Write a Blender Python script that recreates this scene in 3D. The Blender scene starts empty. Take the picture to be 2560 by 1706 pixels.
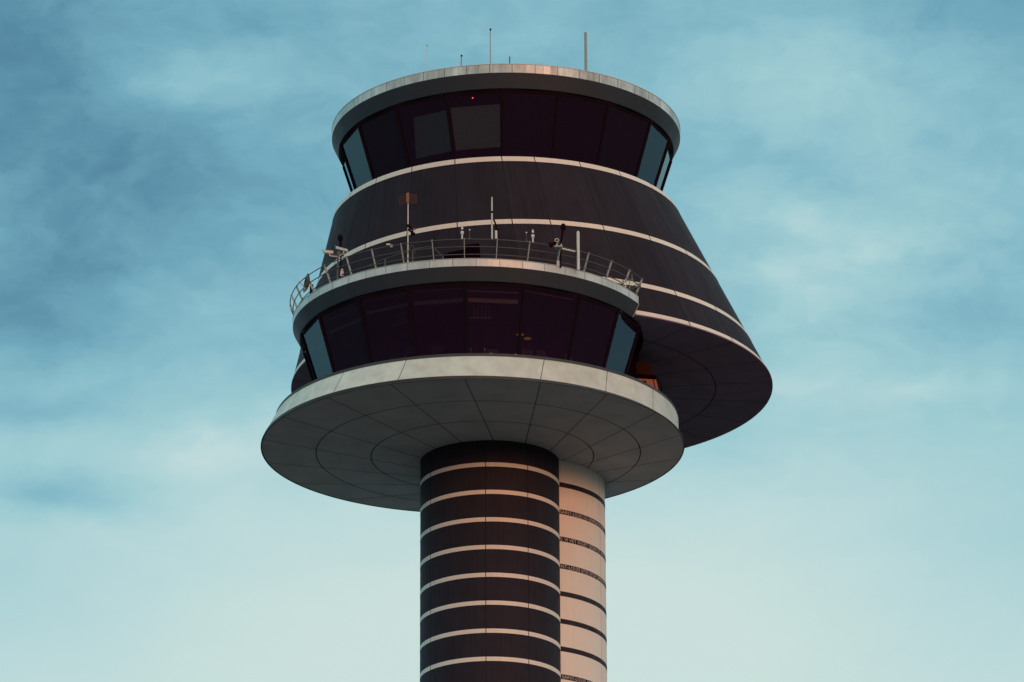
import bpy, math, random
from mathutils import Vector, Matrix
random.seed(7)
R = math.radians
S = bpy.context.scene
# ------------------------------------------------------------------ camera
cd = bpy.data.cameras.new('camera'); cam = bpy.data.objects.new('camera', cd)
S.collection.objects.link(cam); S.camera = cam
cd.sensor_width = 36; cd.lens = 11553.028/2560*36
cd.clip_start = 1; cd.clip_end = 60000
PITCH, ROLL = 19.917, 0.278
cam.matrix_world = (Matrix.Rotation(R(90+PITCH), 4, 'X') @ Matrix.Rotation(R(-ROLL), 4, 'Z'))
S.render.resolution_x, S.render.resolution_y = 1024, 682
# ------------------------------------------------------------------ view
S.view_settings.view_transform = 'Standard'; S.view_settings.look = 'None'
S.view_settings.exposure = 0; S.view_settings.gamma = 1
# ------------------------------------------------------------------ sun
SUN_EL, SUN_AZ = 7.0, 158.0          # azimuth clockwise from +Y (the way the camera looks)
sd = Vector((math.sin(R(SUN_AZ))*math.cos(R(SUN_EL)), math.cos(R(SUN_AZ))*math.cos(R(SUN_EL)), math.sin(R(SUN_EL))))
ld = bpy.data.lights.new('sun', 'SUN'); ld.energy = 1.35; ld.angle = R(11); ld.color = (1.0, 0.32, 0.14)
lo = bpy.data.objects.new('sun', ld); S.collection.objects.link(lo)
lo.rotation_euler = sd.to_track_quat('Z', 'Y').to_euler(); lo.location = (60, -60, 60)

def lin(c):
    return tuple(((v/255)/12.92 if v/255 <= .04045 else ((v/255+.055)/1.055)**2.4) for v in c)+(1.0,)

class NT:
    """small node helper"""
    def __init__(s, tree): s.t = tree; s.n = tree.nodes; s.l = tree.links
    def new(s, typ, **k):
        n = s.n.new(typ)
        for a, b in k.items(): setattr(n, a, b)
        return n
    def put(s, sock, v):
        if isinstance(v, bpy.types.NodeSocket): s.l.new(v, sock)
        elif v is not None:
            sock.default_value = v
    def m(s, op, a, b=None, c=None, clamp=False):
        n = s.new('ShaderNodeMath', operation=op); n.use_clamp = clamp
        s.put(n.inputs[0], a)
        if b is not None: s.put(n.inputs[1], b)
        if c is not None: s.put(n.inputs[2], c)
        return n.outputs[0]
    def noise(s, vec, scale, detail=4, rough=.5, dist=0):
        n = s.new('ShaderNodeTexNoise'); s.put(n.inputs['Vector'], vec)
        n.inputs['Scale'].default_value = scale; n.inputs['Detail'].default_value = detail
        n.inputs['Roughness'].default_value = rough; n.inputs['Distortion'].default_value = dist
        return n.outputs['Fac']
    def xyz(s, x, y, z):
        n = s.new('ShaderNodeCombineXYZ'); s.put(n.inputs[0], x); s.put(n.inputs[1], y); s.put(n.inputs[2], z)
        return n.outputs[0]
    def mix(s, f, a, b, blend='MIX'):
        n = s.new('ShaderNodeMix', data_type='RGBA', blend_type=blend)
        s.put(n.inputs[0], f); s.put(n.inputs[6], a); s.put(n.inputs[7], b)
        return n.outputs[2]
    def ramp(s, f, stops):
        n = s.new('ShaderNodeValToRGB'); s.put(n.inputs[0], f); e = n.color_ramp.elements
        while len(e) < len(stops): e.new(.5)
        for i, (p, c) in enumerate(stops):
            e[i].position = p; e[i].color = c
        return n.outputs[0]

# ------------------------------------------------------------------ world: clouded evening sky
W = bpy.data.worlds.new('World'); S.world = W; W.use_nodes = True
w = NT(W.node_tree); w.n.clear()
tc = w.new('ShaderNodeTexCoord'); sep = w.new('ShaderNodeSeparateXYZ'); w.l.new(tc.outputs['Generated'], sep.inputs[0])
az = w.m('MULTIPLY', w.m('ARCTAN2', sep.outputs[0], sep.outputs[1]), 57.29578)
el = w.m('MULTIPLY', w.m('ARCSINE', sep.outputs[2]), 57.29578)
# cloud coordinates in degrees; warped by noise so that the banks get torn edges
dv = w.xyz(w.m('MULTIPLY', az, .55), el, 0)
w1 = w.m('SUBTRACT', w.noise(dv, .55, 5, .6), .5); w2 = w.m('SUBTRACT', w.noise(w.xyz(w.m('MULTIPLY', az, .5), el, 7.3), .6, 5, .6), .5)
A = w.m('ADD', az, w.m('MULTIPLY', w1, 2.6)); B = w.m('ADD', el, w.m('MULTIPLY', w2, 1.5))
def vx(px): return (px-1280)/190.0
def vy(py): return 19.917+(853-py)/201.6
base = w.new('ShaderNodeFloatCurve'); cm = base.mapping.curves[0]
# elevation -> brightness index, over 0..40 degrees
prof = [(0, .48), (.2, .70), (.32, .92), (vy(1706)/40, .99), (vy(1400)/40, .93), (vy(1200)/40, .84), (vy(1000)/40, .66), (vy(800)/40, .53), (vy(500)/40, .46), (vy(250)/40, .47), (vy(0)/40, .46), (vy(0)/40+.06, .60), (vy(0)/40+.16, .90), (1, 1.0)]
for i, (x, y) in enumerate(sorted(prof)):
    if i < 2: cm.points[i].location = (x, y)
    else: cm.points.new(x, y)
base.mapping.update()
w.put(base.inputs['Value'], w.m('DIVIDE', B, 40, clamp=True))
t = base.outputs[0]
blobs = [(0, 60, 320, 220, -.24), (80, 290, 260, 120, -.16), (430, 480, 300, 120, -.21), (90, 560, 260, 220, -.12), (40, 800, 260, 110, -.22),
 (640, 100, 110, 70, -.07), (20, 1030, 190, 60, -.14), (170, 1225, 210, 55, -.26), (440, 235, 170, 70, .16), (760, 200, 170, 70, .06),
 (330, 660, 260, 90, -.08), (560, 1130, 120, 60, .06), (0, 1500, 420, 300, -.15), (2560, 1450, 500, 400, -.15),
 (1980, 190, 360, 170, .16), (2520, 60, 230, 120, -.12), (2050, 430, 260, 60, -.03), (2200, 620, 650, 420, .16), (2150, 640, 190, 100, .14), (2010, 820, 150, 90, .10),
 (2430, 790, 210, 70, -.13), (2300, 430, 300, 200, .05), (1850, 520, 160, 120, .08), (2150, 1000, 300, 60, .05), (1850, 1090, 150, 60, -.08), (1280, 60, 300, 100, .08), (640, 660, 180, 150, .05), (300, 1000, 220, 60, -.05),
 (1500, 1500, 700, 300, .05), (2080, 560, 100, 36, .09), (2240, 600, 80, 40, .08), (2000, 700, 70, 55, .09), (2130, 760, 130, 34, .08), (1930, 960, 120, 40, .11), (2250, 990, 170, 36, .08), (2380, 700, 90, 30, .06),
 (1950, 630, 110, 30, -.08), (1860, 780, 60, 40, -.06), (2050, 860, 100, 30, -.07), (2340, 655, 70, 30, -.06), (540, 1150, 90, 40, .07), (600, 1090, 60, 26, -.06), (140, 960, 120, 40, .08), (480, 760, 130, 50, .06), (260, 850, 110, 30, -.05)]
for bx, by, sx, sy, amp in blobs:
    a = w.m('DIVIDE', w.m('SUBTRACT', A, vx(bx)), sx/190.0); b = w.m('DIVIDE', w.m('SUBTRACT', B, vy(by)), sy/201.6)
    q = w.m('ADD', w.m('MULTIPLY', a, a), w.m('MULTIPLY', b, b))
    t = w.m('ADD', t, w.m('MULTIPLY', w.m('EXPONENT', w.m('MULTIPLY', q, -1)), amp))
# finer cloud texture, weaker near the pale horizon haze
n1 = w.m('SUBTRACT', w.noise(w.xyz(w.m('MULTIPLY', A, .45), B, 3.1), 1.0, 7, .58, .4), .5)
n2 = w.m('SUBTRACT', w.noise(w.xyz(w.m('MULTIPLY', A, .6), B, 9.1), 2.6, 6, .58, .15), .5)
amt = w.m('MULTIPLY_ADD', w.m('SUBTRACT', 1.15, base.outputs[0], clamp=True), .55, -.06, clamp=True)
t = w.m('ADD', t, w.m('MULTIPLY', n1, w.m('MULTIPLY', amt, .75)))
t = w.m('ADD', t, w.m('MULTIPLY', n2, w.m('MULTIPLY', amt, .80)))
cloud = w.ramp(t, [(0, lin((58, 110, 135))), (.25, lin((92, 146, 170))), (.42, lin((116, 172, 191))), (.58, lin((139, 191, 205))), (.75, lin((164, 208, 214))), (.88, lin((188, 219, 221))), (1, lin((206, 227, 222)))])
# warm glow of the low sun behind the camera
dot = w.new('ShaderNodeVectorMath', operation='DOT_PRODUCT'); w.l.new(tc.outputs['Generated'], dot.inputs[0]); dot.inputs[1].default_value = sd
glow = w.m('POWER', w.m('MAXIMUM', dot.outputs['Value'], 0), 2)
low = w.m('EXPONENT', w.m('MULTIPLY', w.m('POWER', w.m('DIVIDE', el, 13.0), 2), -1))
cloud = w.mix(w.m('MULTIPLY', glow, w.m('MULTIPLY', low, .9)), cloud, (1.25, .50, .24, 1))
nis = w.new('ShaderNodeTexSky', sky_type='NISHITA'); nis.sun_disc = False
nis.sun_elevation = R(SUN_EL); nis.sun_rotation = R(SUN_AZ)
cl10 = w.new('ShaderNodeVectorMath', operation='SCALE'); w.l.new(cloud, cl10.inputs[0]); cl10.inputs['Scale'].default_value = 10.0
fin = w.mix(.06, cl10.outputs[0], nis.outputs[0])
bg = w.new('ShaderNodeBackground'); w.l.new(fin, bg.inputs[0]); bg.inputs[1].default_value = .1
wo = w.new('ShaderNodeOutputWorld'); w.l.new(bg.outputs[0], wo.inputs[0])

# ------------------------------------------------------------------ materials
def base_mat(name):
    m = bpy.data.materials.new(name); m.use_nodes = True; n = NT(m.node_tree); n.n.clear()
    out = n.new('ShaderNodeOutputMaterial'); p = n.new('ShaderNodeBsdfPrincipled'); n.l.new(p.outputs[0], out.inputs[0])
    return m, n, p, out
def surf(name, col, col2=None, rough=.5, metal=0, scale=3, streak=False, spacing=0, offset=0, half=.12, seam=(.02, .02, .02, 1), var=0.0, spec=.5, patch=None, bump=0.0):
    """painted/metal panel: noise between two colours, optional vertical joints every 'spacing' degrees (uv.x is degrees, uv.y metres)"""
    m, n, p, out = base_mat(name)
    uvn = n.new('ShaderNodeUVMap'); s = n.new('ShaderNodeSeparateXYZ'); n.l.new(uvn.outputs[0], s.inputs[0])
    col2 = col2 or tuple(v*.8 for v in col[:3])+(1,)
    tco = n.new('ShaderNodeTexCoord')
    f = n.noise(tco.outputs['Object'], scale, 5, .6)
    if streak:
        st = n.noise(n.xyz(n.m('MULTIPLY', s.outputs[0], .9), n.m('MULTIPLY', s.outputs[1], .35), 1.7), 1.0, 5, .65)
        f = n.m('MULTIPLY_ADD', st, .6, n.m('MULTIPLY', f, .4))
    f = n.m('MULTIPLY_ADD', n.m('SUBTRACT', f, .5), 3.0, .5, clamp=True)
    c = n.mix(f, col, col2)
    if spacing:
        q = n.m('DIVIDE', n.m('SUBTRACT', s.outputs[0], offset), spacing); fr = n.m('FRACT', n.m('ADD', q, 100)); idn = n.m('FLOOR', n.m('ADD', q, 100))
        if var:
            wn = n.new('ShaderNodeTexWhiteNoise', noise_dimensions='1D'); n.l.new(idn, wn.inputs['W'])
            g = n.m('MULTIPLY_ADD', wn.outputs['Value'], var*2, 1-var)
            sc = n.new('ShaderNodeVectorMath', operation='SCALE'); n.l.new(c, sc.inputs[0]); n.l.new(g, sc.inputs['Scale']); c = sc.outputs[0]
            wav = n.m('MULTIPLY_ADD', n.m('SINE', n.m('MULTIPLY', n.m('ADD', fr, wn.outputs['Value']), 6.28)), var*.35, 1)
            sc = n.new('ShaderNodeVectorMath', operation='SCALE'); n.l.new(c, sc.inputs[0]); n.l.new(wav, sc.inputs['Scale']); c = sc.outputs[0]
        if patch:   # one brighter patch between two angles
            a0, a1 = patch
            inside = n.m('MULTIPLY', n.m('GREATER_THAN', s.outputs[0], a0), n.m('LESS_THAN', s.outputs[0], a1))
            c = n.mix(inside, c, (.62, .66, .64, 1))
        d = n.m('MINIMUM', fr, n.m('SUBTRACT', 1, fr))
        k = n.m('LESS_THAN', d, half/spacing)
        c = n.mix(k, c, seam)
    n.put(p.inputs['Base Color'], c)
    p.inputs['Roughness'].default_value = rough; p.inputs['Metallic'].default_value = metal
    p.inputs['Specular IOR Level'].default_value = spec
    n.put(p.inputs['Roughness'], n.m('MULTIPLY_ADD', f, .12, rough-.06))
    if bump:
        b = n.new('ShaderNodeBump'); b.inputs['Strength'].default_value = bump; b.inputs['Distance'].default_value = .05
        n.put(b.inputs['Height'], n.noise(tco.outputs['Object'], .9, 3, .5)); n.l.new(b.outputs[0], p.inputs['Normal'])
    return m
def plain(name, col, rough=.5, metal=0, emit=None, es=1, spec=.4):
    m, n, p, out = base_mat(name)
    tco = n.new('ShaderNodeTexCoord'); f = n.noise(tco.outputs['Object'], 9, 3, .6)
    n.put(p.inputs['Base Color'], n.mix(f, col, tuple(v*.75 for v in col[:3])+(1,)))
    p.inputs['Roughness'].default_value = rough; p.inputs['Metallic'].default_value = metal; p.inputs['Specular IOR Level'].default_value = spec if rough < .75 else .04
    if emit: p.inputs['Emission Color'].default_value = emit; p.inputs['Emission Strength'].default_value = es
    return m
DARK = (.031, .033, .050, 1); WHITE = (.76, .83, .77, 1)
M = {}
M['clad'] = surf('dark_cladding', DARK, (.021, .023, .034, 1), .6, 0, 1.2, True, 15.2, 9.0, .08, (.012, .012, .017, 1), .10, .06)
M['shaft_dark'] = surf('dark_shaft_cladding', DARK, (.021, .023, .034, 1), .6, 0, 1.5, True, 54, -21.2, .3, (.016, .016, .023, 1), .08, .06)
M['shaft_white'] = surf('pale_shaft_cladding', (.80, .86, .80, 1), (.73, .79, .73, 1), .6, 0, 1.5, True, 45, 24.4, .22, (.4, .32, .3, 1), .02, .3)
M['band_cone'] = surf('pale_band', WHITE, (.68, .74, .69, 1), .5, 0, 2, True, 15.2, 9.0, .16, (.05, .035, .035, 1), .03, .4)
M['band_shaft'] = surf('pale_shaft_band', WHITE, (.68, .74, .69, 1), .5, 0, 2, True, 54, -21.2, .38, (.12, .05, .04, 1), .02, .4)
M['band_dark'] = surf('dark_band', DARK, (.015, .013, .018, 1), .6, spec=.15)
M['letter'] = plain('lettering_paint', (.80, .78, .76, 1), .6)
M['rim'] = surf('saucer_rim_panels', (.58, .72, .69, 1), (.45, .56, .53, 1), .5, 0, 1.6, False, 20.1, -.8, .1, (.03, .025, .025, 1), .04, .4)
M['flash'] = surf('dark_flashing', (.024, .038, .042, 1), (.020, .032, .036, 1), .6, 0, 2, False, 20.1, -.8, .1, (.02, .015, .02, 1))
M['under'] = surf('saucer_underside', (.58, .65, .71, 1), (.48, .55, .61, 1), .7, 0, .8, False, spec=.2)
M['joint'] = plain('open_joint', (.018, .012, .018, 1), .8)
M['soffit'] = surf('dark_soffit', (.22, .175, .26, 1), (.18, .145, .215, 1), .8, 0, 1, False, spec=.1)
M['chamfer'] = surf('dark_metal_soffit_panels', (.025, .045, .064, 1), (.021, .038, .056, 1), .6, 0, 1, False, 14.7, 2.0, .06, (.03, .03, .03, 1), .06, .5)
M['fascia_up'] = surf('roof_edge_sheet_metal', (.66, .76, .73, 1), (.33, .39, .38, 1), .36, .4, 3.0, True, 7.35, 2.1, .09, (.06, .04, .04, 1), .20, .5, (12.2, 14.4), .4)
M['fascia_lo'] = surf('lower_roof_edge_sheet_metal', (.56, .67, .67, 1), (.44, .54, .54, 1), .38, .28, 2.6, True, 7.25, 1.7, .08, (.10, .09, .09, 1), .13, .5, None, .4)
M['deck'] = surf('roof_felt', (.07, .07, .07, 1), (.05, .05, .05, 1), .8)
M['mullion'] = plain('window_frame_metal', (.012, .007, .011, 1), .8, 0)
M['inside'] = plain('dark_room_lining', (.016, .007, .016, 1), .9)
M['blind'] = plain('grey_roller_blind', (.62, .86, .80, 1), .9)
M['blindrail'] = plain('blind_casing', (.35, .33, .36, 1), .8)
M['rail'] = plain('galvanised_rail', (.10, .12, .12, 1), .5, .4)
M['post'] = plain('galvanised_post', (.38, .48, .47, 1), .5, .1)
M['gal'] = plain('pale_metal', (.56, .66, .64, 1), .5, .05)
M['whitep'] = plain('white_plastic', (.66, .78, .78, 1), .45)
M['greyp'] = plain('grey_fibreglass', (.32, .40, .40, 1), .55)
M['black'] = plain('black_plastic', (.012, .006, .012, 1), .8)
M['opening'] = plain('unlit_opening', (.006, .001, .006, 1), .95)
M['orange'] = plain('orange_paint', (.24, .11, .085, 1), .6)
M['orange_mesh'] = plain('orange_wire_mesh', (.06, .030, .028, 1), .7)
M['dish'] = plain('khaki_dish_paint', (.13, .12, .09, 1), .6)
M['neck'] = surf('rear_wall_panels', (.40, .17, .11, 1), (.32, .14, .09, 1), .6, 0, 2, True, 17, 7.5, .35, (.03, .012, .015, 1), .03)  # pale wall; the orange light on it is put into this colour
M['wall_shade'] = plain('shaded_wall_tone', (.032, .014, .014, 1), .8)  # shade on the top of the rear wall, put into the colour
M['screen'] = plain('monitor_casing', (.10, .06, .09, 1), .6)
M['red_led'] = plain('red_led', (.4, .02, .02, 1), .4, 0, (1, .02, .03, 1), 6)
M['green_led'] = plain('green_screen_glow', (.2, .4, .05, 1), .4, 0, (.45, 1, .1, 1), 4)
M['amber'] = plain('amber_ceiling_light', (.3, .12, .03, 1), .5, 0, (1, .35, .08, 1), .18)
# glass: tinted, coated, mirror-like at grazing angles
def glass_mat():
    m, n, p, out = base_mat('tinted_cab_glass'); n.n.remove(p)
    fr = n.new('ShaderNodeFresnel'); fr.inputs[0].default_value = 1.62
    tr = n.new('ShaderNodeBsdfTransparent'); tr.inputs[0].default_value = (.38, .40, .42, 1)
    gl = n.new('ShaderNodeBsdfGlossy'); gl.inputs[0].default_value = (.40, .57, .64, 1); gl.inputs['Roughness'].default_value = .02
    df = n.new('ShaderNodeBsdfDiffuse'); df.inputs[0].default_value = (.0105, .0024, .015, 1)
    ad = n.new('ShaderNodeAddShader'); n.l.new(tr.outputs[0], ad.inputs[0]); n.l.new(df.outputs[0], ad.inputs[1])
    mx = n.new('ShaderNodeMixShader'); n.l.new(fr.outputs[0], mx.inputs[0]); n.l.new(ad.outputs[0], mx.inputs[1]); n.l.new(gl.outputs[0], mx.inputs[2])
    tco = n.new('ShaderNodeTexCoord'); b = n.new('ShaderNodeBump'); b.inputs['Strength'].default_value = .06; b.inputs['Distance'].default_value = .02
    n.put(b.inputs['Height'], n.noise(tco.outputs['Object'], .8, 2, .5))
    n.l.new(b.outputs[0], gl.inputs['Normal'])
    n.l.new(mx.outputs[0], out.inputs[0])
    return m
M['glass'] = glass_mat()
def ground_mat():
    m, n, p, out = base_mat('airfield_grass_and_tarmac')
    tco = n.new('ShaderNodeTexCoord')
    f = n.noise(tco.outputs['Object'], .01, 6, .6); g = n.noise(tco.outputs['Object'], .4, 5, .6)
    c = n.mix(n.m('MULTIPLY_ADD', n.m('SUBTRACT', f, .5), 12, .5, clamp=True), (.048, .037, .037, 1), (.062, .048, .048, 1))
    c = n.mix(g, c, (.068, .052, .042, 1))
    n.put(p.inputs['Base Color'], c); p.inputs['Roughness'].default_value = .9
    return m
M['ground'] = ground_mat()

# ------------------------------------------------------------------ mesh helpers
class MB:
    def __init__(s): s.v = []; s.f = []; s.uv = []; s.mi = []; s.sm = []
    def quad(s, pts, uvs=None, mi=0, smooth=False):
        b = len(s.v); s.v += [tuple(p) for p in pts]; s.f.append(tuple(range(b, b+len(pts))))
        s.uv += uvs if uvs else [(0, 0)]*len(pts); s.mi.append(mi); s.sm.append(smooth)
    def rev(s, prof, a0=0, a1=360, step=1.5, mi=0, flip=False, caps=False):
        """sheet of revolution; prof = [(cx, cy, z, r)...] bottom to top gives outward faces. Each profile leg keeps a hard edge."""
        n = max(1, int(round((a1-a0)/step))); A_ = [a0+(a1-a0)*i/n for i in range(n+1)]
        for k in range(len(prof)-1):
            b = len(s.v)
            for (cx, cy, z, r) in (prof[k], prof[k+1]):
                for a in A_: s.v.append((cx+r*math.sin(R(a)), cy-r*math.cos(R(a)), z))
            for i in range(n):
                q = (b+i, b+i+1, b+n+2+i, b+n+1+i); uq = ((A_[i], prof[k][2]), (A_[i+1], prof[k][2]), (A_[i+1], prof[k+1][2]), (A_[i], prof[k+1][2]))
                if flip: q = q[::-1]; uq = uq[::-1]
                s.f.append(q); s.uv += list(uq); s.mi.append(mi); s.sm.append(True)
        return s
    def box(s, c, size, rot=None, mi=0):
        c = Vector(c); h = [v/2 for v in size]; P = []
        for x in (-1, 1):
            for y in (-1, 1):
                for z in (-1, 1):
                    p = Vector((x*h[0], y*h[1], z*h[2]))
                    if rot is not None: p = rot @ p
                    P.append(c+p)
        for q in ((0, 1, 3, 2), (4, 6, 7, 5), (0, 4, 5, 1), (2, 3, 7, 6), (0, 2, 6, 4), (1, 5, 7, 3)): s.quad([P[i] for i in q], mi=mi)
        return s
    def tube(s, p0, p1, r0, r1=None, n=12, mi=0, cap=True):
        p0, p1 = Vector(p0), Vector(p1); r1 = r0 if r1 is None else r1
        d = (p1-p0).normalized(); e = d.cross(Vector((0, 0, 1)))
        e = Vector((1, 0, 0)) if e.length < 1e-4 else e.normalized(); g = d.cross(e)
        a = [p0+r0*(math.cos(2*math.pi*i/n)*e+math.sin(2*math.pi*i/n)*g) for i in range(n)]
        b = [p1+r1*(math.cos(2*math.pi*i/n)*e+math.sin(2*math.pi*i/n)*g) for i in range(n)]
        o = len(s.v); s.v += [tuple(v) for v in a+b]
        for i in range(n):
            j = (i+1) % n; s.f.append((o+i, o+j, o+n+j, o+n+i)); s.uv += [(0, 0)]*4; s.mi.append(mi); s.sm.append(True)
        if cap: s.quad(a[::-1], mi=mi); s.quad(b, mi=mi)
        return s
    def bar(s, p0, p1, wd, th, up=(0, 0, 1), mi=0):
        p0, p1 = Vector(p0), Vector(p1); d = (p1-p0).normalized(); x = d.cross(Vector(up)).normalized(); y = x.cross(d)
        P = [p+x*sx*wd/2+y*sy*th/2 for p in (p0, p1) for sx, sy in ((-1, -1), (1, -1), (1, 1), (-1, 1))]
        for q in ((0, 1, 2, 3), (7, 6, 5, 4), (0, 4, 5, 1), (1, 5, 6, 2), (2, 6, 7, 3), (3, 7, 4, 0)): s.quad([P[i] for i in q], mi=mi)
        return s
    def ball(s, c, r, mi=0, sz=1.0, n=14):
        c = Vector(c); o = len(s.v); m = n//2
        for i in range(m+1):
            for j in range(n):
                th = math.pi*i/m; ph = 2*math.pi*j/n
                s.v.append(tuple(c+Vector((r*math.sin(th)*math.cos(ph), r*math.sin(th)*math.sin(ph), r*sz*math.cos(th)))))
        for i in range(m):
            for j in range(n):
                k = (j+1) % n; s.f.append((o+i*n+j, o+(i+1)*n+j, o+(i+1)*n+k, o+i*n+k)); s.uv += [(0, 0)]*4; s.mi.append(mi); s.sm.append(True)
        return s
def origin(o):
    v = Vector((0, 0, 0))
    while o is not None: v += o.location; o = o.parent
    return v
def obj(name, mb, mats, parent=None, loc=None, local=False):
    """link mb (world coordinates unless local) as one mesh object"""
    me = bpy.data.meshes.new(name); L = Vector(loc) if loc is not None else (origin(parent) if parent else Vector((0, 0, 0)))
    if not local: vs = [tuple(Vector(v)-L) for v in mb.v]
    else: vs = mb.v
    me.from_pydata(vs, [], mb.f)
    mats = mats if isinstance(mats, (list, tuple)) else [mats]
    for m in mats: me.materials.append(M[m])
    uvl = me.uv_layers.new(name='UVMap'); flat = [c for u in mb.uv for c in u]; uvl.data.foreach_set('uv', flat)
    me.polygons.foreach_set('material_index', mb.mi); me.polygons.foreach_set('use_smooth', mb.sm)
    me.update(); o = bpy.data.objects.new(name, me); S.collection.objects.link(o)
    if parent: o.parent = parent; o.location = L-origin(parent)
    else: o.location = L
    return o
def tag(o, label=None, cat=None, group=None, kind=None):
    for k, v in (('label', label), ('category', cat), ('group', group), ('kind', kind)):
        if v: o[k] = v
    return o
def thing(name, loc, label, cat, group=None):
    o = bpy.data.objects.new(name, None); S.collection.objects.link(o); o.location = loc; o.empty_display_size = .3
    return tag(o, label, cat, group)

# ------------------------------------------------------------------ measured frame of the tower (metres, eye of the camera = origin, ground 1.7 below)
GZ = -1.7
LX, LY = -1.687, 185.552       # axis of saucer, lower cab and lower roof
AX, AY, AR = -0.976, 187.38, 2.963   # dark shaft
BX, BY, BR = 0.081, 190.591, 3.912   # pale shaft
UX, UY = -0.219, 189.193       # axis of upper cab
Z0 = 62.385
Z1, R1 = 74.124, 7.593; ZB, CX, CY, RB = 67.338, 0.865, 192.328, 10.587
def cone(z):
    t_ = (Z1-z)/(Z1-ZB); return (UX+t_*(CX-UX), UY+t_*(CY-UY), z, R1+t_*(RB-R1))
def pt(cx, cy, r, a, z): return Vector((cx+r*math.sin(R(a)), cy-r*math.cos(R(a)), z))

# ground
g = MB(); n_ = 96
g.quad([(30000*math.cos(2*math.pi*i/n_), 30000*math.sin(2*math.pi*i/n_), 0) for i in range(n_)])
o = obj('ground', g, 'ground', None, local=True, loc=(0, 0, GZ)); tag(o, kind='structure')

T = thing('control_tower', (-.5, 189, GZ), 'airport control tower with dark banded shaft, pale lettered shaft and two stacked glass cabs', 'control tower')

# --- shafts
ds = obj('dark_shaft', MB().rev([(AX, AY, GZ, AR), (AX, AY, Z0+.3, AR)]), 'shaft_dark', T)
ws = obj('white_shaft', MB().rev([(BX, BY, GZ, BR), (BX, BY, Z0+.3, BR)]), 'shaft_white', T)
tag(ds, 'dark cylindrical shaft ringed by thin pale bands'); tag(ws, 'pale cylindrical shaft with thin dark lettered bands')
STEP = 1.2115
for i in range(16):
    zt = 61.401-STEP*i
    b = MB().rev([(AX, AY, zt-.183, AR-.01), (AX, AY, zt-.183, AR+.006), (AX, AY, zt, AR+.006), (AX, AY, zt, AR-.01)])
    obj('white_band', b, 'band_shaft', ds)
    zt = 61.421-STEP*i
    b = MB().rev([(BX, BY, zt-.213, BR-.01), (BX, BY, zt-.213, BR+.006), (BX, BY, zt, BR+.006), (BX, BY, zt, BR-.01)])
    obj('dark_band', b, 'band_dark', ws)
def lettering(txt, a0, width, ztop, h=.155, bh=.213):
    cu = bpy.data.curves.new('t', 'FONT'); cu.body = txt; cu.size = 1; cu.resolution_u = 3; cu.offset = -.012
    to = bpy.data.objects.new('t', cu); S.collection.objects.link(to)
    dg = bpy.context.evaluated_depsgraph_get(); me = to.evaluated_get(dg).to_mesh()
    vs = [v.co.copy() for v in me.vertices]; fs = [tuple(p.vertices) for p in me.polygons]
    to.evaluated_get(dg).to_mesh_clear(); bpy.data.objects.remove(to)
    x0 = min(v.x for v in vs); x1 = max(v.x for v in vs); y1 = max(v.y for v in vs if True)
    cap = .70
    mb = MB(); zb_ = ztop-bh/2-h/2
    for v in vs:
        a = a0+width*(v.x-x0)/(x1-x0); p = pt(BX, BY, BR+.012, a, zb_+h*v.y/cap); mb.v.append(tuple(p))
    for f in fs: mb.f.append(f); mb.uv += [(0, 0)]*len(f); mb.mi.append(0); mb.sm.append(False)
    obj('lettering', mb, 'letter', ws)
lettering('SAINT-LOUIS DU SENEGAL KOMM', 29.6, 47, 61.421-STEP)
lettering('S: VI VET INGET SEDAN ST ARTOIS', 29.3, 51.5, 61.421-2*STEP)
lettering('NT-LOUIS 0725 STOP UPPEHALL', 29.8, 49, 61.421-3*STEP)
lettering('SAINT-LOUIS AND', 30, 27, 61.421-7*STEP)

# --- saucer: slightly eccentric underside with ring and radial joints
sc = MB()
sc.rev([(LX, LY, Z0, 8.96), (LX+.25, LY+.6, Z0, 6.0), (AX, AY, Z0, .5)], flip=False)
sc.rev([(-1.515, 185.5, 63.595, 8.50), (-1.515, 185.5, 63.595, .4)], flip=False)          # top slab
J = Z0-.004
def strip(pts, wd):
    for p, q in zip(pts, pts[1:]):
        p, q = Vector(p), Vector(q); d = (q-p).normalized(); s_ = Vector((-d.y, d.x, 0))*wd/2
        sc.quad([p+s_, q+s_, q-s_, p-s_], mi=1)
for cx, cy, r in ((LX+.23, LY+.70, 6.89), (LX+.40, LY+1.12, 4.74)):
    strip([pt(cx, cy, r, a, J) for a in range(0, 361, 3)], .040)
for k in range(18):
    a = -1.5+20.1*k if k < 9 else -1.5-20.1*(k-8)*.99
    p = pt(LX, LY, 8.93, a, J-.001); c = Vector((BX, BY, J-.001)); d = c-p
    strip([p, p+d*max(.1, (1-2.5/d.length))], .030)
sau = obj('saucer', sc, ['under', 'joint'], T)
tag(sau, 'wide grey disc with ring and radial joints on its underside')
obj('rim', MB().rev([(-1.76, 185.4, 62.50, 8.80), (-1.515, 185.5, 63.476, 8.55)]), 'rim', sau)
obj('edge_trim', MB().rev([(LX, LY, Z0-.02, 8.92), (LX, LY, Z0-.02, 8.97), (LX, LY, Z0+.012, 8.97), (-1.76, 185.4, 62.502, 8.815), (-1.76, 185.4, 62.502, 8.79)]), 'flash', sau)
obj('top_flashing', MB().rev([(-1.515, 185.5, 63.476, 8.54), (-1.515, 185.5, 63.476, 8.565), (-1.515, 185.5, 63.60, 8.54), (-1.515, 185.5, 63.60, 8.40)]), 'flash', sau)

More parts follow.
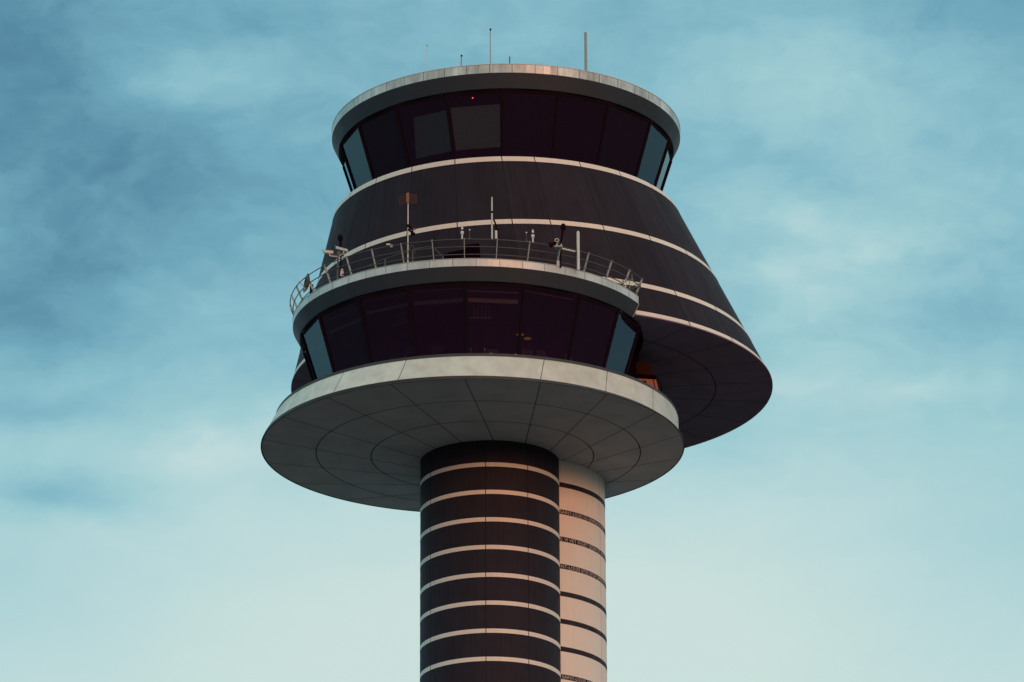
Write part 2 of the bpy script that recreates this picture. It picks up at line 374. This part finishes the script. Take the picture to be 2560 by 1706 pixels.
# --- leaning drum (cone) with pale bands
zs = [ZB+(Z1-ZB)*i/14 for i in range(15)]
pr = [cone(z) for z in zs]
dm = MB()
for i in range(14):   # one smooth sheet: share rings through normals of each leg being equal
    dm.rev([pr[i], pr[i+1]])
dm.rev([cone(Z1), (UX, UY, Z1, 6.3)])
drum = obj('leaning_drum', dm, 'clad', T); tag(drum, 'dark leaning drum that widens downwards, ringed by pale bands')
def band(zlo, zhi):
    def ex(c, e): return (c[0], c[1], c[2], c[3]+e)
    return MB().rev([ex(cone(zlo), -.01), ex(cone(zlo), .012), ex(cone(zhi), .012), ex(cone(zhi), -.01)])
for zlo, zhi in ((73.918, Z1+.004), (71.089, 71.293), (68.685, 68.886), (ZB+.03, ZB+.215)):
    obj('white_band', band(zlo, zhi), 'band_cone', drum)
sf = MB(); e0 = cone(ZB)
sf.rev([(CX, CY, ZB-.02, RB+.02), (CX, CY, ZB+.03, RB+.02)], mi=0)
sf.rev([(CX, CY, ZB-.02, RB+.02), (CX, CY, ZB-.02, .5)], flip=False)
for r in (8.1, 5.72):
    P_ = [pt(CX, CY, r, a, ZB-.025) for a in range(0, 361, 3)]
    for p, q in zip(P_, P_[1:]):
        d = (q-p).normalized(); s_ = Vector((-d.y, d.x, 0))*.02; sf.quad([p+s_, q+s_, q-s_, p-s_], mi=1)
for k in range(24):
    p = pt(CX, CY, RB, 9+15*k, ZB-.026); q = pt(CX, CY, 5.7, 9+15*k, ZB-.026); d = (q-p).normalized(); s_ = Vector((-d.y, d.x, 0))*.015
    sf.quad([p+s_, q+s_, q-s_, p-s_], mi=1)
obj('drum_soffit', sf, ['soffit', 'joint'], drum)
# doorway onto the lower roof: a dark opening whose left half is cut by the stair
dr = MB()
def cpt(a, z, e=.01): c = cone(z); return pt(c[0], c[1], c[3]+e, a, z)
for a0, a1, zt0, zt1 in ((-32, -26, 69.05, 69.2), (-26, -19.4, 69.2, 69.34), (-19.4, -14.5, 69.36, 69.42), (-14.5, -10.9, 69.62, 69.62)):
    dr.quad([cpt(a0, 67.9), cpt(a1, 67.9), cpt(a1, zt1+.65), cpt(a0, zt0+.65)])
obj('doorway', dr, 'opening', drum)

# --- rear wall between the two cabs, seen to the right behind the lower cab
NX, NY = -.3, 188.0
def slab(pts, depth, proud=0):
    """flat wall panel facing the camera side: outline (x, z) in the plane y = 186.6, given a real thickness"""
    y0 = 186.6-proud; mb = MB(); f = [(x, y0, z) for x, z in pts]; b = [(x, y0+depth, z) for x, z in pts]
    mb.quad(f); mb.quad(b[::-1]); n = len(pts)
    for k in range(n): l = (k+1) % n; mb.quad([f[k], b[k], b[l], f[l]])
    return mb
nk = obj('rear_wall', slab([(4.6, 63.62), (6.62, 63.62), (6.158, 65.83), (4.6, 65.94)], 2.6), 'neck', T); tag(nk, 'orange lit flared wall panel')
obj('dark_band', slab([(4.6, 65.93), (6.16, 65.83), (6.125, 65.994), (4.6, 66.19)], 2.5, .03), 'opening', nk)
obj('shaded_upper_panel', slab([(4.6, 66.195), (6.066, 65.999), (5.87, 66.62), (4.6, 66.64)], 2.4), 'wall_shade', nk)  # top of the same wall, darkened by colour to stand in for shade
obj('vent', slab([(5.2, 65.805), (5.728, 65.765), (5.80, 65.50), (5.2, 65.55)], .02, .01), 'opening', nk)
obj('joint', slab([(6.02, 65.831), (6.055, 65.831), (6.48, 63.7), (6.445, 63.7)], .02, .008), 'opening', nk)
obj('shade_wall', MB().rev([(NX, NY, 63.5, 5.95), (NX, NY, ZB-.03, 5.75)], 50, 205), 'opening', T)  # near-black sheet added to darken the shaded space under the drum

# --- roofs
def roof(name, cx, cy, zt, zb, r, zi, ri, fm, a0, a1, label, full):
    deck = MB().rev([(cx, cy, zt-.05, r-.03), (cx, cy, zt-.05, .3)], a0, a1, 3)
    deck.rev([(cx, cy, zi+.02, ri-.9), (cx, cy, zi+.02, .3)], a0, a1, 3, flip=True)
    if not full:
        for a in (a0, a1):
            deck.quad([pt(cx, cy, r-.02, a, zt-.05), pt(cx, cy, r-.02, a, zb), pt(cx, cy, ri, a, zi), pt(cx, cy, 3, a, zi), pt(cx, cy, 3, a, zt-.05)])
    rf = obj(name, deck, 'deck', T); tag(rf, label)
    obj('fascia', MB().rev([(cx, cy, zb, r), (cx, cy, zt, r)], a0, a1), fm, rf)
    obj('coping', MB().rev([(cx, cy, zt, r+.012), (cx, cy, zt+.028, r+.012), (cx, cy, zt+.028, r-.14), (cx, cy, zt-.05, r-.14)], a0, a1), 'gal' if full else 'post', rf)
    obj('soffit', MB().rev([(cx, cy, zi, ri-.95), (cx, cy, zi, ri), (cx, cy, zb, r), ], a0, a1), 'chamfer', rf)
    return rf
roof('upper_roof', UX, UY, 78.336, 77.95, 7.699, 77.346, 7.406, 'fascia_up', 0, 360, 'round flat roof with a weathered metal edge', True)
A0, A1 = -112.0, 66.3
roof('lower_roof', LX, LY, 68.061, 67.745, 7.673, 67.199, 7.381, 'fascia_lo', A0, A1, 'round terrace roof with a pale metal edge', False)
ec = MB(); a = A1
ec.quad([pt(LX, LY, 7.66, a, 68.06), pt(LX, LY, 7.66, a, 67.745), pt(LX, LY, 7.36, a, 67.199), pt(LX, LY, 6.9, a, 67.199), pt(LX, LY, 6.9, a, 68.06)])
ec2 = MB().bar(pt(LX, LY, 7.675, a+.1, 67.75), pt(LX, LY, 7.385, a+.1, 67.21), .03, .05)
obj('end_trim', ec2, 'post', bpy.data.objects['lower_roof'])

# --- glazing
def cab(angles, cx, cy, zb, rb, zt, rt, blinds, rail_z=None, big_gap=False):
    ccx = sum((0,)) ; out = []
    for i in range(len(angles)-1):
        a0, a1 = angles[i], angles[i+1]
        A_, B_, C_, D_ = pt(cx, cy, rb, a0, zb), pt(cx, cy, rb, a1, zb), pt(cx, cy, rt, a1, zt), pt(cx, cy, rt, a0, zt)
        nrm = (B_-A_).cross(D_-A_).normalized()
        def P(s_, h, off=0):
            lo_ = A_.lerp(B_, s_); hi = D_.lerp(C_, s_); return lo_.lerp(hi, h)+nrm*off
        mb = MB(); mb.quad([P(0, 0), P(1, 0), P(1, 1), P(0, 1)])
        win = obj('window', mb, 'glass', T)
        fr = MB(); fr.bar(P(0, 0, .0), P(0, 1, .0), .10, .12, nrm)
        if i == len(angles)-2: obj('mullion', MB().bar(P(1, 0), P(1, 1), .10, .12, nrm), 'mullion', win)
        obj('mullion', fr, 'mullion', win)
        obj('sill_frame', MB().bar(P(.02, .012, -.03), P(.98, .012, -.03), .10, .1, nrm), 'mullion', win)
        obj('head_frame', MB().bar(P(.02, .975, -.03), P(.98, .975, -.03), .12, .1, nrm), 'mullion', win)
        for (s0, s1, h0, h1, s2, s3) in blinds.get(i, []):
            bl = MB(); bl.quad([P(s0, h0, -.07), P(s1, h0, -.07), P(s3, h1, -.07), P(s2, h1, -.07)])
            bl.quad([P(s0, h0, -.08), P(s2, h1, -.08), P(s3, h1, -.08), P(s1, h0, -.08)])
            bl.bar(P(s0, h0, -.075), P(s1, h0, -.075), .03, .03, nrm)
            obj('blind', bl, 'blind', win)
        if rail_z:
            for hz, th in rail_z.get(i, []): obj('blind_casing', MB().bar(P(.05, hz, -.22), P(.93, hz, -.22), th, .06, nrm), 'blindrail', win)
        out.append(win)
    return out
UA = [-80, -60.5, -40, -20.2, -1.1, 17.7, 36.8, 58.6, 77, 97, 117, 137, 157, 177, 197, 217, 238.5, 259, 280]
upw = cab(UA, UX, UY, 74.13, 6.34, 77.34, 7.37, {2: [(.18, .97, .27, .79, .28, .94)], 3: [(.06, .94, .27, .81, .04, .95)]})
LA = [-119, -100, -80.5, -60.9, -39.7, -20.7, -1.7, 17.4, 38.1, 56.9, 75]
low = cab(LA, LX, LY, 63.66, 6.25, 67.19, 7.35, {}, {2: [(.72, .10)], 3: [(.76, .10), (.90, .03)], 4: [(.80, .12), (.93, .03)], 5: [(.80, .17), (.93, .03)], 6: [(.80, .17), (.90, .03), (.96, .03)], 7: [(.93, .03)]})
# rooms behind the glass
rm = MB()
rm.rev([(UX, UY, 77.33, 7.3), (UX, UY, 77.33, .2)], step=6, flip=True); rm.rev([(UX, UY, 74.14, 6.2), (UX, UY, 74.14, .2)], step=6)
rm.rev([(UX, UY, 74.14, 1.3), (UX, UY, 77.33, 1.3)], step=10)
rm.rev([(UX, UY, 74.14, 5.8), (UX, UY, 74.75, 5.9), (UX, UY, 74.78, 5.1)], step=6)
rm.rev([(LX, LY, 67.18, 7.3), (LX, LY, 67.18, .2)], step=6, flip=True); rm.rev([(LX, LY, 63.67, 6.1), (LX, LY, 63.66, .2)], step=6)
rm.rev([(LX+1.3, LY+2.4, 63.66, 4.6), (LX+1.3, LY+2.4, 67.18, 4.6)], step=6)
rm.rev([(LX, LY, 63.66, 5.7), (LX, LY, 64.35, 5.85), (LX, LY, 64.38, 5.0)], -115, 75, 6)
room = obj('interior', rm, 'inside', T)
for a, r, z, w_, h_ in ((-34, 6.0, 65.1, .5, .34), (-27, 5.9, 65.3, .42, .30), (-14, 6.0, 65.15, .5, .3), (9, 5.9, 65.0, .46, .3), (24, 6.0, 65.1, .5, .34), (31, 5.9, 65.2, .45, .3), (45, 6.0, 65.3, .4, .3)):
    c = pt(LX, LY, r-.3, a, z-.3); m_ = Matrix.Rotation(R(a), 3, 'Z')
    obj('monitor', MB().box(c, (w_, .06, h_), m_), 'screen', room)
fx = MB(); f0 = pt(LX, LY, 6.1, -.5, 66.05); f1 = pt(LX, LY, 6.1, 8, 66.05); fx.bar(f0, f1, .03, .03)
for k in range(5):
    q_ = f0.lerp(f1, .2+.17*k); fx.tube(q_, q_+Vector((0, 0, .55-.08*(k % 2))), .012, n=6)
obj('ceiling_rack', fx, 'blindrail', room)
fx = MB(); f0 = pt(LX, LY, 6.0, -33, 66.1); f1 = pt(LX, LY, 6.0, -26, 66.15); fx.bar(f0, f1, .03, .03)
for k in range(4):
    q_ = f0.lerp(f1, .2+.2*k); fx.tube(q_, q_+Vector((0, 0, .5)), .012, n=6)
obj('ceiling_rack', fx, 'blindrail', room)

# ------------------------------------------------------------------ terrace railing
RL = thing('railing', (LX, LY, 68.061), 'curved galvanised metal railing with outward leaning posts round the terrace edge', 'railing')
def post_mesh():
    mb = MB(); p0 = Vector((0, -7.42, 0)); p1 = Vector((0, -7.80, .83))
    mb.bar(p0, p1, .028, .085, (0, -1, 0)); mb.box((0, -7.42, .03), (.12, .14, .03)); mb.ball((0, -7.80, .845), .028)
    return mb
pm = None
for a in [-103, -94, -84.5, -75.5, -68.5, -60, -50.3, -40.6, -31, -21.2, -11.5, -1.9, 7.9, 17.8, 27.7, 37.8, 47.3, 56.3, 64.3]:
    if pm is None: pm = obj('post', post_mesh(), 'post', RL, local=True); pm.location = (0, 0, 0); q = pm
    else: q = pm.copy(); S.collection.objects.link(q); q.parent = RL
    q.rotation_euler = (0, 0, R(math.degrees(math.asin(math.sin(R(a))*1.024)) if abs(a) < 72 else a-5))
for z, r in ((68.88, 7.80), (68.60, 7.67), (68.31, 7.54)):
    mb = MB(); n = 130; ring = []
    for i in range(n+1):
        a = A0+3+(67.3-A0-3)*i/n; ring.append([pt(LX, LY, r+.021*math.cos(k*math.pi/4), a, z+.021*math.sin(k*math.pi/4)) for k in range(8)])
    for i in range(n):
        for k in range(8):
            l = (k+1) % 8; mb.quad([ring[i][k], ring[i+1][k], ring[i+1][l], ring[i][l]], smooth=False)
    obj('rail', mb, 'rail', RL)
# diagonal stay at the right end
obj('stay', MB().tube(pt(LX, LY, 7.75, 66.8, 68.68), pt(LX, LY, 7.5, 60, 68.2), .018).tube(pt(LX, LY, 7.78, 66.5, 68.55), pt(LX, LY, 7.1, 64, 68.3), .03), 'rail', RL)
# lower stair handrail in front of the doorway
hp = [(-40, 68.60), (-34, 68.72), (-28, 68.80), (-22, 68.90), (-17.5, 68.98), (-14.5, 68.99), (-12.8, 68.90), (-11, 68.66), (-9.6, 68.50)]
HR = thing('stair_handrail', tuple(pt(LX, LY, 6.9, -20, 68.03)), 'low dark handrail curving down in front of the dark doorway in the drum', 'handrail')
mb = MB()
for (a, z), (b, y) in zip(hp, hp[1:]): mb.tube(pt(LX, LY, 6.9, a, z), pt(LX, LY, 6.9, b, y), .02, n=8)
obj('handrail', mb, 'rail', HR)
for a, z in ((-31.2, 68.75), (-20.5, 68.92), (-9.6, 68.50)):
    obj('post', MB().tube(pt(LX, LY, 6.9, a, 68.01), pt(LX, LY, 6.9, a, z), .03, n=8), 'rail', HR)

# ------------------------------------------------------------------ aerials on the upper roof
RZ = 78.286
def whip(x, y, ztop, r, label, mat='greyp', tip=True, name='roof_aerial', r2=None):
    t_ = thing(name, (x, y, RZ), label, 'antenna', 'antennas on the upper roof')
    obj('rod', MB().tube((x, y, RZ), (x, y, ztop), r, r2 or r*.8), mat, t_)
    obj('base', MB().tube((x, y, RZ), (x, y, RZ+.18), r*2.6, r*2.2).box((x, y, RZ+.02), (r*9, r*9, .04)), 'gal', t_)
    if tip: obj('tip', MB().ball((x+.01, y, ztop+.02), min(.045, r*1.9), sz=1.3), 'black', t_)
    return t_
whip(-3.66, 185.19, 80.81, .013, 'hair thin white whip antenna furthest left on the upper roof', 'whitep')
whip(-2.14, 184.19, 79.88, .035, 'short pale antenna with dark tip on the upper roof')
whip(-.88, 184.19, 81.12, .024, 'tall slim pale antenna with dark tip at the top centre of the upper roof')
whip(-.04, 184.19, 79.86, .03, 'short dark stub antenna without tip just right of the tall slim one', 'rail', False)
whip(3.26, 184.19, 80.97, .062, 'thick grey pole antenna standing on the right of the upper roof', 'greyp', False, r2=.06)

# ------------------------------------------------------------------ equipment on the terrace
ZD = 68.061
def P3(a, r, z): return pt(LX, LY, r, a, z)
# lattice reflector mast
b_ = P3(-20.3, 7.5, 68.03)
t_ = thing('reflector_mast', tuple(b_), 'tall thin pale mast carrying an orange mesh reflector with wings', 'mast')
obj('pole', MB().tube(b_, (b_.x, b_.y, 71.25), .032, .022), 'gal', t_)
px_, py_ = b_.x, b_.y
obj('reflector', MB().box((px_-.02, py_-.05, 71.01), (.11, .05, .42)).tube((px_+.03, py_, 70.8), (px_+.03, py_, 71.25), .02), 'orange', t_)
wg = MB()
for sx, dy in ((-1, .12), (1, .06)):
    x0, x1 = px_+sx*.09, px_+sx*.36
    for k in range(6):
        x = x0+(x1-x0)*k/5; wg.tube((x, py_+dy*k/5, 70.80-(.02*k if sx < 0 else 0)), (x, py_+dy*k/5, 71.20-(.02*k if sx < 0 else 0)), .012, n=6)
    for k in range(8):
        z = 70.80+.40*k/7; wg.tube((x0, py_, z), (x1, py_+dy, z-(.10 if sx < 0 else 0)), .012, n=6)
obj('wing', wg, 'orange_mesh', t_)
obj('bracket', MB().box((px_+.02, py_, 69.78), (.16, .12, .12)).tube((px_, py_, 69.62), (px_+.28, py_-.02, 69.42), .045).tube((px_+.1, py_, 69.75), (px_+.24, py_, 69.5), .03).box((px_+.2, py_, 69.42), (.18, .1, .1)), 'black', t_)
cb = MB(); prev = None
for k in range(13):
    a = math.pi*k/12; p = Vector((px_+.16-.13*math.cos(a*1.0), py_-.03, 68.55+.35*math.sin(a)))
    if prev is not None: cb.tube(prev, p, .012, n=6)
    prev = p
obj('cable', cb, 'rail', t_)
c_ = (px_+.26, py_-.03, 69.45)
t_ = thing('warning_lamp', c_, 'small lamp with orange cap fixed beside the reflector mast', 'lamp')
obj('lens', MB().ball((c_[0], c_[1], 69.62), .07, sz=.6), 'orange', t_); obj('body', MB().tube((c_[0], c_[1], 69.38), (c_[0], c_[1], 69.58), .015, .045), 'whitep', t_)
# two white lightning/obstruction lamps on the top rail, each with a thin stick beside it
for a, an, lb, lb2 in ((-2.5, -.3, 'white capped obstruction lamp on the top rail above the doorway', 'thin dark stick with tiny bulb on the top rail above the doorway'), (18.8, 16.8, 'white capped obstruction lamp on the top rail right of the tall whip antenna', 'thin dark stick with tiny bulb on the top rail right of the tall whip antenna')):
    p = P3(a*1.023, 7.80, 68.89); t_ = thing('obstruction_lamp', tuple(p), lb, 'lamp', 'obstruction lamps on the terrace rail')
    x, y, z = p
    obj('stem', MB().tube((x, y, z), (x, y, z+.2), .032, .03), 'whitep', t_)
    obj('lamp', MB().tube((x, y, z+.18), (x, y, z+.24), .035, .068).tube((x, y, z+.24), (x, y, z+.33), .068).tube((x, y, z+.33), (x, y, z+.36), .068, .03), 'whitep', t_)
    obj('collar', MB().tube((x, y, z+.355), (x, y, z+.42), .03), 'black', t_)
    obj('cap', MB().tube((x, y, z+.41), (x, y, z+.44), .03, .058).tube((x, y, z+.44), (x, y, z+.58), .058, .012), 'whitep', t_)
    p = P3(an*1.023, 7.80, 68.89); x, y, z = p; t_ = thing('rod_lamp', tuple(p), lb2, 'lamp', 'stick lamps on the terrace rail')
    obj('rod', MB().tube((x, y, z), (x, y, z+.38), .011).box((x, y, z+.01), (.12, .05, .04)), 'rail', t_)
    obj('bulb', MB().ball((x, y, z+.4), .036), 'whitep', t_)
# tall whip on the rail
p = P3(6.35, 8.0, 68.85); x, y, z = p
t_ = thing('whip_antenna', tuple(p), 'tall thin white whip antenna rising from the terrace rail across the pale band', 'antenna')
obj('rod', MB().tube((x, y, 68.82), (x, y, 69.98), .036).tube((x, y, 70.04), (x, y, 70.68), .034, .028), 'gal', t_)
obj('joint', MB().tube((x, y, 69.96), (x, y, 70.06), .04), 'black', t_)
p = P3(7.7, 7.84, 68.87); x, y, z = p
t_ = thing('sensor_tube', tuple(p), 'short white tube with a dark arm clamped beside the tall thin whip antenna', 'sensor')
obj('tube', MB().tube((x, y, 68.9), (x, y, 69.26), .05), 'whitep', t_)
obj('arm', MB().tube((x, y, 69.26), (x, y, 69.50), .028).tube((x+.02, y, 69.45), (x-.1, y, 69.78), .035).box((x+.04, y, 69.32), (.12, .06, .05)), 'black', t_)
# thick white pole
p = P3(33.8, 8.0, 67.93); x, y, z = p
t_ = thing('white_pole', tuple(p), 'thick upright white pole aerial fixed outside the right part of the railing', 'antenna')
obj('pole', MB().tube((x, y, 67.93), (x, y, 69.62), .062).tube((x, y, 69.62), (x, y, 69.66), .062, .03), 'whitep', t_)
obj('clamp', MB().box((x, y+.05, 68.13), (.17, .16, .05)).box((x, y+.05, 68.54), (.17, .16, .04)).box((x, y+.03, 68.82), (.17, .12, .04)), 'rail', t_)
# fluorescent tube lamp
pa, pb = P3(27.8, 8.0, 68.73), P3(32.9, 8.0, 68.72)
t_ = thing('tube_light', tuple(pa), 'slanted pale tube light fixed under the rail beside the thick white pole', 'lamp')
obj('tube', MB().tube(pa, pb, .035), 'whitep', t_); obj('socket', MB().tube(pa, pa.lerp(pb, .05), .045).tube(pa.lerp(pb, .95), pb, .045), 'rail', t_)
# right camera stand
b_ = P3(28.7, 7.55, 68.03); x, y, z = b_
t_ = thing('camera_stand', tuple(b_), 'dark stand on the right of the terrace with a white camera box', 'camera')
obj('mast', MB().tube((x, y, 68.25), (x, y, 69.0), .05), 'rail', t_)
obj('foot', MB().box((x, y, 68.24), (.13, .13, .20)).tube((x, y, 68.0), (x, y, 68.16), .08), 'gal', t_)
obj('shelf', MB().box((x, y-.25, 68.86), (.34, .30, .035)).box((x+.12, y-.25, 68.93), (.04, .2, .1)), 'gal', t_)
cbx = MB(); cx_, cy_, cz_ = x-.06, y-.32, 69.12
cbx.box((cx_, cy_+.05, cz_), (.17, .16, .17)).box((cx_, cy_-.05, cz_+.065), (.18, .06, .035)).box((cx_, cy_-.05, cz_-.065), (.18, .06, .035)).box((cx_-.07, cy_-.05, cz_), (.035, .06, .17)).box((cx_+.07, cy_-.05, cz_), (.035, .06, .17)).tube((cx_-.02, cy_, 68.88), (cx_, cy_, 69.05), .035)
obj('camera_box', cbx, 'gal', t_); obj('lens', MB().tube((cx_, cy_-.05, cz_), (cx_, cy_-.085, cz_), .04), 'black', t_)
def horn(a, r, z0, z1, lb, lean):
    b = P3(a, r, 68.03); t_ = thing('floodlight', (b.x, b.y, b.z), lb, 'floodlight', 'dark lollipop floodlights on the terrace')
    top = Vector((b.x+lean, b.y, z1-.10)); mid = Vector((b.x, b.y, z0))
    obj('arm', MB().tube((b.x, b.y, 68.0), mid, .035).tube(mid, top, .035, .06), 'black', t_)
    obj('head', MB().ball(top, .12, sz=1.35), 'black', t_)
horn(28.8, 7.72, 69.0, 69.90, 'dark round headed floodlight on an arm above the white camera box', .12)
horn(-47.5, 7.4, 69.25, 70.15, 'dark round headed floodlight on the left of the terrace above two white cameras', -.03)
p = P3(25.9, 7.85, 68.86)
t_ = thing('loudspeaker', tuple(p), 'small black wedge loudspeaker on the rail left of the white camera box', 'loudspeaker')
obj('horn', MB().tube((p.x-.17, p.y, p.z+.02), (p.x+.12, p.y, p.z+.14), .12, .05), 'black', t_)
obj('bracket', MB().tube((p.x, p.y, p.z-.04), (p.x, p.y, p.z+.06), .025), 'rail', t_)
# left pair of cameras
b_ = P3(-47.0, 7.62, 68.03); x, y, z = b_
t_ = thing('camera_post', tuple(b_), 'grey post with a bracket between two white cameras on the left of the terrace', 'post')
obj('mast', MB().tube(b_, (x, y, 69.25), .04), 'rail', t_)
obj('bracket', MB().box((x, y, 69.18), (.5, .07, .06)).box((x+.05, y, 69.27), (.16, .16, .15)), 'rail', t_)
for i, (p0, p1, lb) in enumerate((((x-.62, y-.08, 69.33), (x-.20, y, 69.31), 'white tubular camera pointing left on the left part of the terrace'), ((x-.06, y-.02, 69.52), (x+.40, y-.25, 69.30), 'white tubular camera sloping down to the right on the left of the terrace'))):
    p0, p1 = Vector(p0), Vector(p1)
    t_ = thing('security_camera', tuple(p1), lb, 'camera', 'security cameras on the left of the terrace')
    obj('body', MB().tube(p0, p1, .062), 'whitep', t_)
    m_ = p0.lerp(p1, .6); obj('mount', MB().tube(m_, (m_.x+.04, m_.y, m_.z-.16), .03).tube((m_.x+.04, m_.y, m_.z-.16), (x, y, 69.12), .025), 'gal', t_)
    obj('hood', MB().box(p0.lerp(p1, .45)+Vector((0, 0, .06)), ((p1-p0).length*1.05, .13, .015), (p1-p0).to_track_quat('X', 'Z').to_matrix()), 'whitep', t_)
p = P3(-46, 7.5, 68.25)
t_ = thing('junction_box', tuple(p), 'tiny white box at the foot of the left floodlight', 'box')
obj('box', MB().box((p.x, p.y, p.z+.12), (.13, .1, .24)), 'gal', t_); obj('knob', MB().ball((p.x, p.y-.05, p.z+.27), .05), 'whitep', t_)
p = P3(-25.3, 7.80, 68.90)
t_ = thing('rail_lamp', tuple(p), 'small white lamp clipped on the top rail left of the reflector mast', 'lamp')
obj('body', MB().box((p.x-.08, p.y, p.z+.05), (.16, .07, .06)).box((p.x+.06, p.y, p.z-.02), (.08, .06, .1)), 'gal', t_); obj('clip', MB().tube((p.x, p.y, p.z-.1), (p.x, p.y, p.z+.04), .02), 'rail', t_)
# dish seen edge-on at far left
pc = P3(-63.8, 7.62, 68.62)
t_ = thing('satellite_dish', (pc.x, pc.y, 68.03), 'khaki dish seen edge on behind the railing at the far left of the terrace', 'satellite dish')
dd = Vector((-.93, -.30, .12)).normalized(); e1 = dd.cross(Vector((0, 0, 1))).normalized(); e2 = e1.cross(dd)
db = MB(); prev = None
for rr, dz in ((.02, .0), (.16, .02), (.30, .07), (.42, .15)):
    ring = [pc+dd*dz+rr*(math.cos(2*math.pi*k/24)*e1+math.sin(2*math.pi*k/24)*e2) for k in range(24)]
    if prev:
        for k in range(24): l = (k+1) % 24; db.quad([prev[k], prev[l], ring[l], ring[k]], smooth=True)
    prev = ring
obj('reflector', db, 'dish', t_)
obj('feed', MB().tube(pc-e2*.35+dd*.1, pc+dd*.42, .02).ball(pc+dd*.42, .06), 'gal', t_)
obj('mount', MB().tube((pc.x+.12, pc.y+.04, 68.0), (pc.x+.12, pc.y+.04, 68.6), .05).box((pc.x+.08, pc.y, 68.3), (.12, .2, .35)), 'black', t_)
# small bits at the right end of the terrace
p = P3(61.0, 7.6, 68.20)
t_ = thing('small_aerial', tuple(p), 'tiny comb shaped aerial between the last two railing posts on the right', 'antenna')
obj('boom', MB().tube((p.x-.22, p.y, p.z+.34), (p.x+.16, p.y, p.z+.44), .014, n=6).tube(p, (p.x, p.y, p.z+.40), .016, n=6), 'greyp', t_)
obj('element', MB().tube((p.x-.14, p.y, p.z+.28), (p.x-.14, p.y, p.z+.46), .012, n=6).tube((p.x-.02, p.y, p.z+.3), (p.x-.02, p.y, p.z+.5), .012, n=6).tube((p.x+.1, p.y, p.z+.34), (p.x+.1, p.y, p.z+.68), .012, n=6), 'greyp', t_)
p = P3(57.6, 7.65, 68.12)
t_ = thing('small_floodlight', tuple(p), 'tiny white floodlight at the foot of a right hand railing post', 'floodlight')
obj('head', MB().box((p.x, p.y, p.z+.14), (.16, .12, .10)), 'whitep', t_); obj('foot', MB().tube(p, (p.x, p.y, p.z+.1), .035).box((p.x, p.y, p.z), (.09, .09, .03)), 'gal', t_)

# ------------------------------------------------------------------ lit and shiny little things seen in the cabs
def led(name, p, r, mat, lb, cat='light', wide=1):
    o = obj(name, MB().box(p, (r*2*wide, r*1.2, r*1.2)).ball(p, r*.9), mat, None, loc=p); return tag(o, lb, cat)
led('red_lamp', P3(0, 0, 0)*0+Vector((-1.63, 182.13, 77.05)), .02, 'red_led', 'bright red point of light high in the upper cab above the blinds')
led('red_lamp', P3(17.0, 6.3, 64.45), .03, 'red_led', 'small red point of light on the sill of the lower cab')
led('status_screen', P3(7.4, 6.25, 64.42), .04, 'green_led', 'small yellow green light at the window sill of the lower cab', 'light', 1.6)
for a, h, lb in ((-21.6, .30, 'upright pale rod behind the sill left of centre in the lower cab'), (-26.2, .28, 'upright pale rod furthest left behind the lower cab sill'), (-.2, .36, 'upright rod with white ends just right of the central window post in the lower cab'), (5.2, .36, 'upright rod with white ends beside the yellow green light in the lower cab')):
    p = P3(a, 6.2, 64.28 if a > -10 else 64.30); t_ = thing('desk_lamp', tuple(p), lb, 'desk lamp', 'slim rods behind the lower cab sill')
    obj('rod', MB().tube(p, p+Vector((0, 0, h)), .02), 'greyp', t_); obj('head', MB().ball(p+Vector((0, 0, h)), .035).ball(p+Vector((0, 0, .04)), .035), 'whitep', t_)
for a, r, lb in ((24.5, 4.9, 'dim amber ceiling light behind the lower cab glass, the left one of two'), (30.5, 4.6, 'dim amber ceiling light behind the lower cab glass, the right one of two')):
    p = P3(a, r, 65.9); o = obj('pendant_lamp', MB().ball(p, .17, sz=.15), 'amber', None, loc=p); tag(o, lb, 'lamp', 'amber lamps in the lower cab')
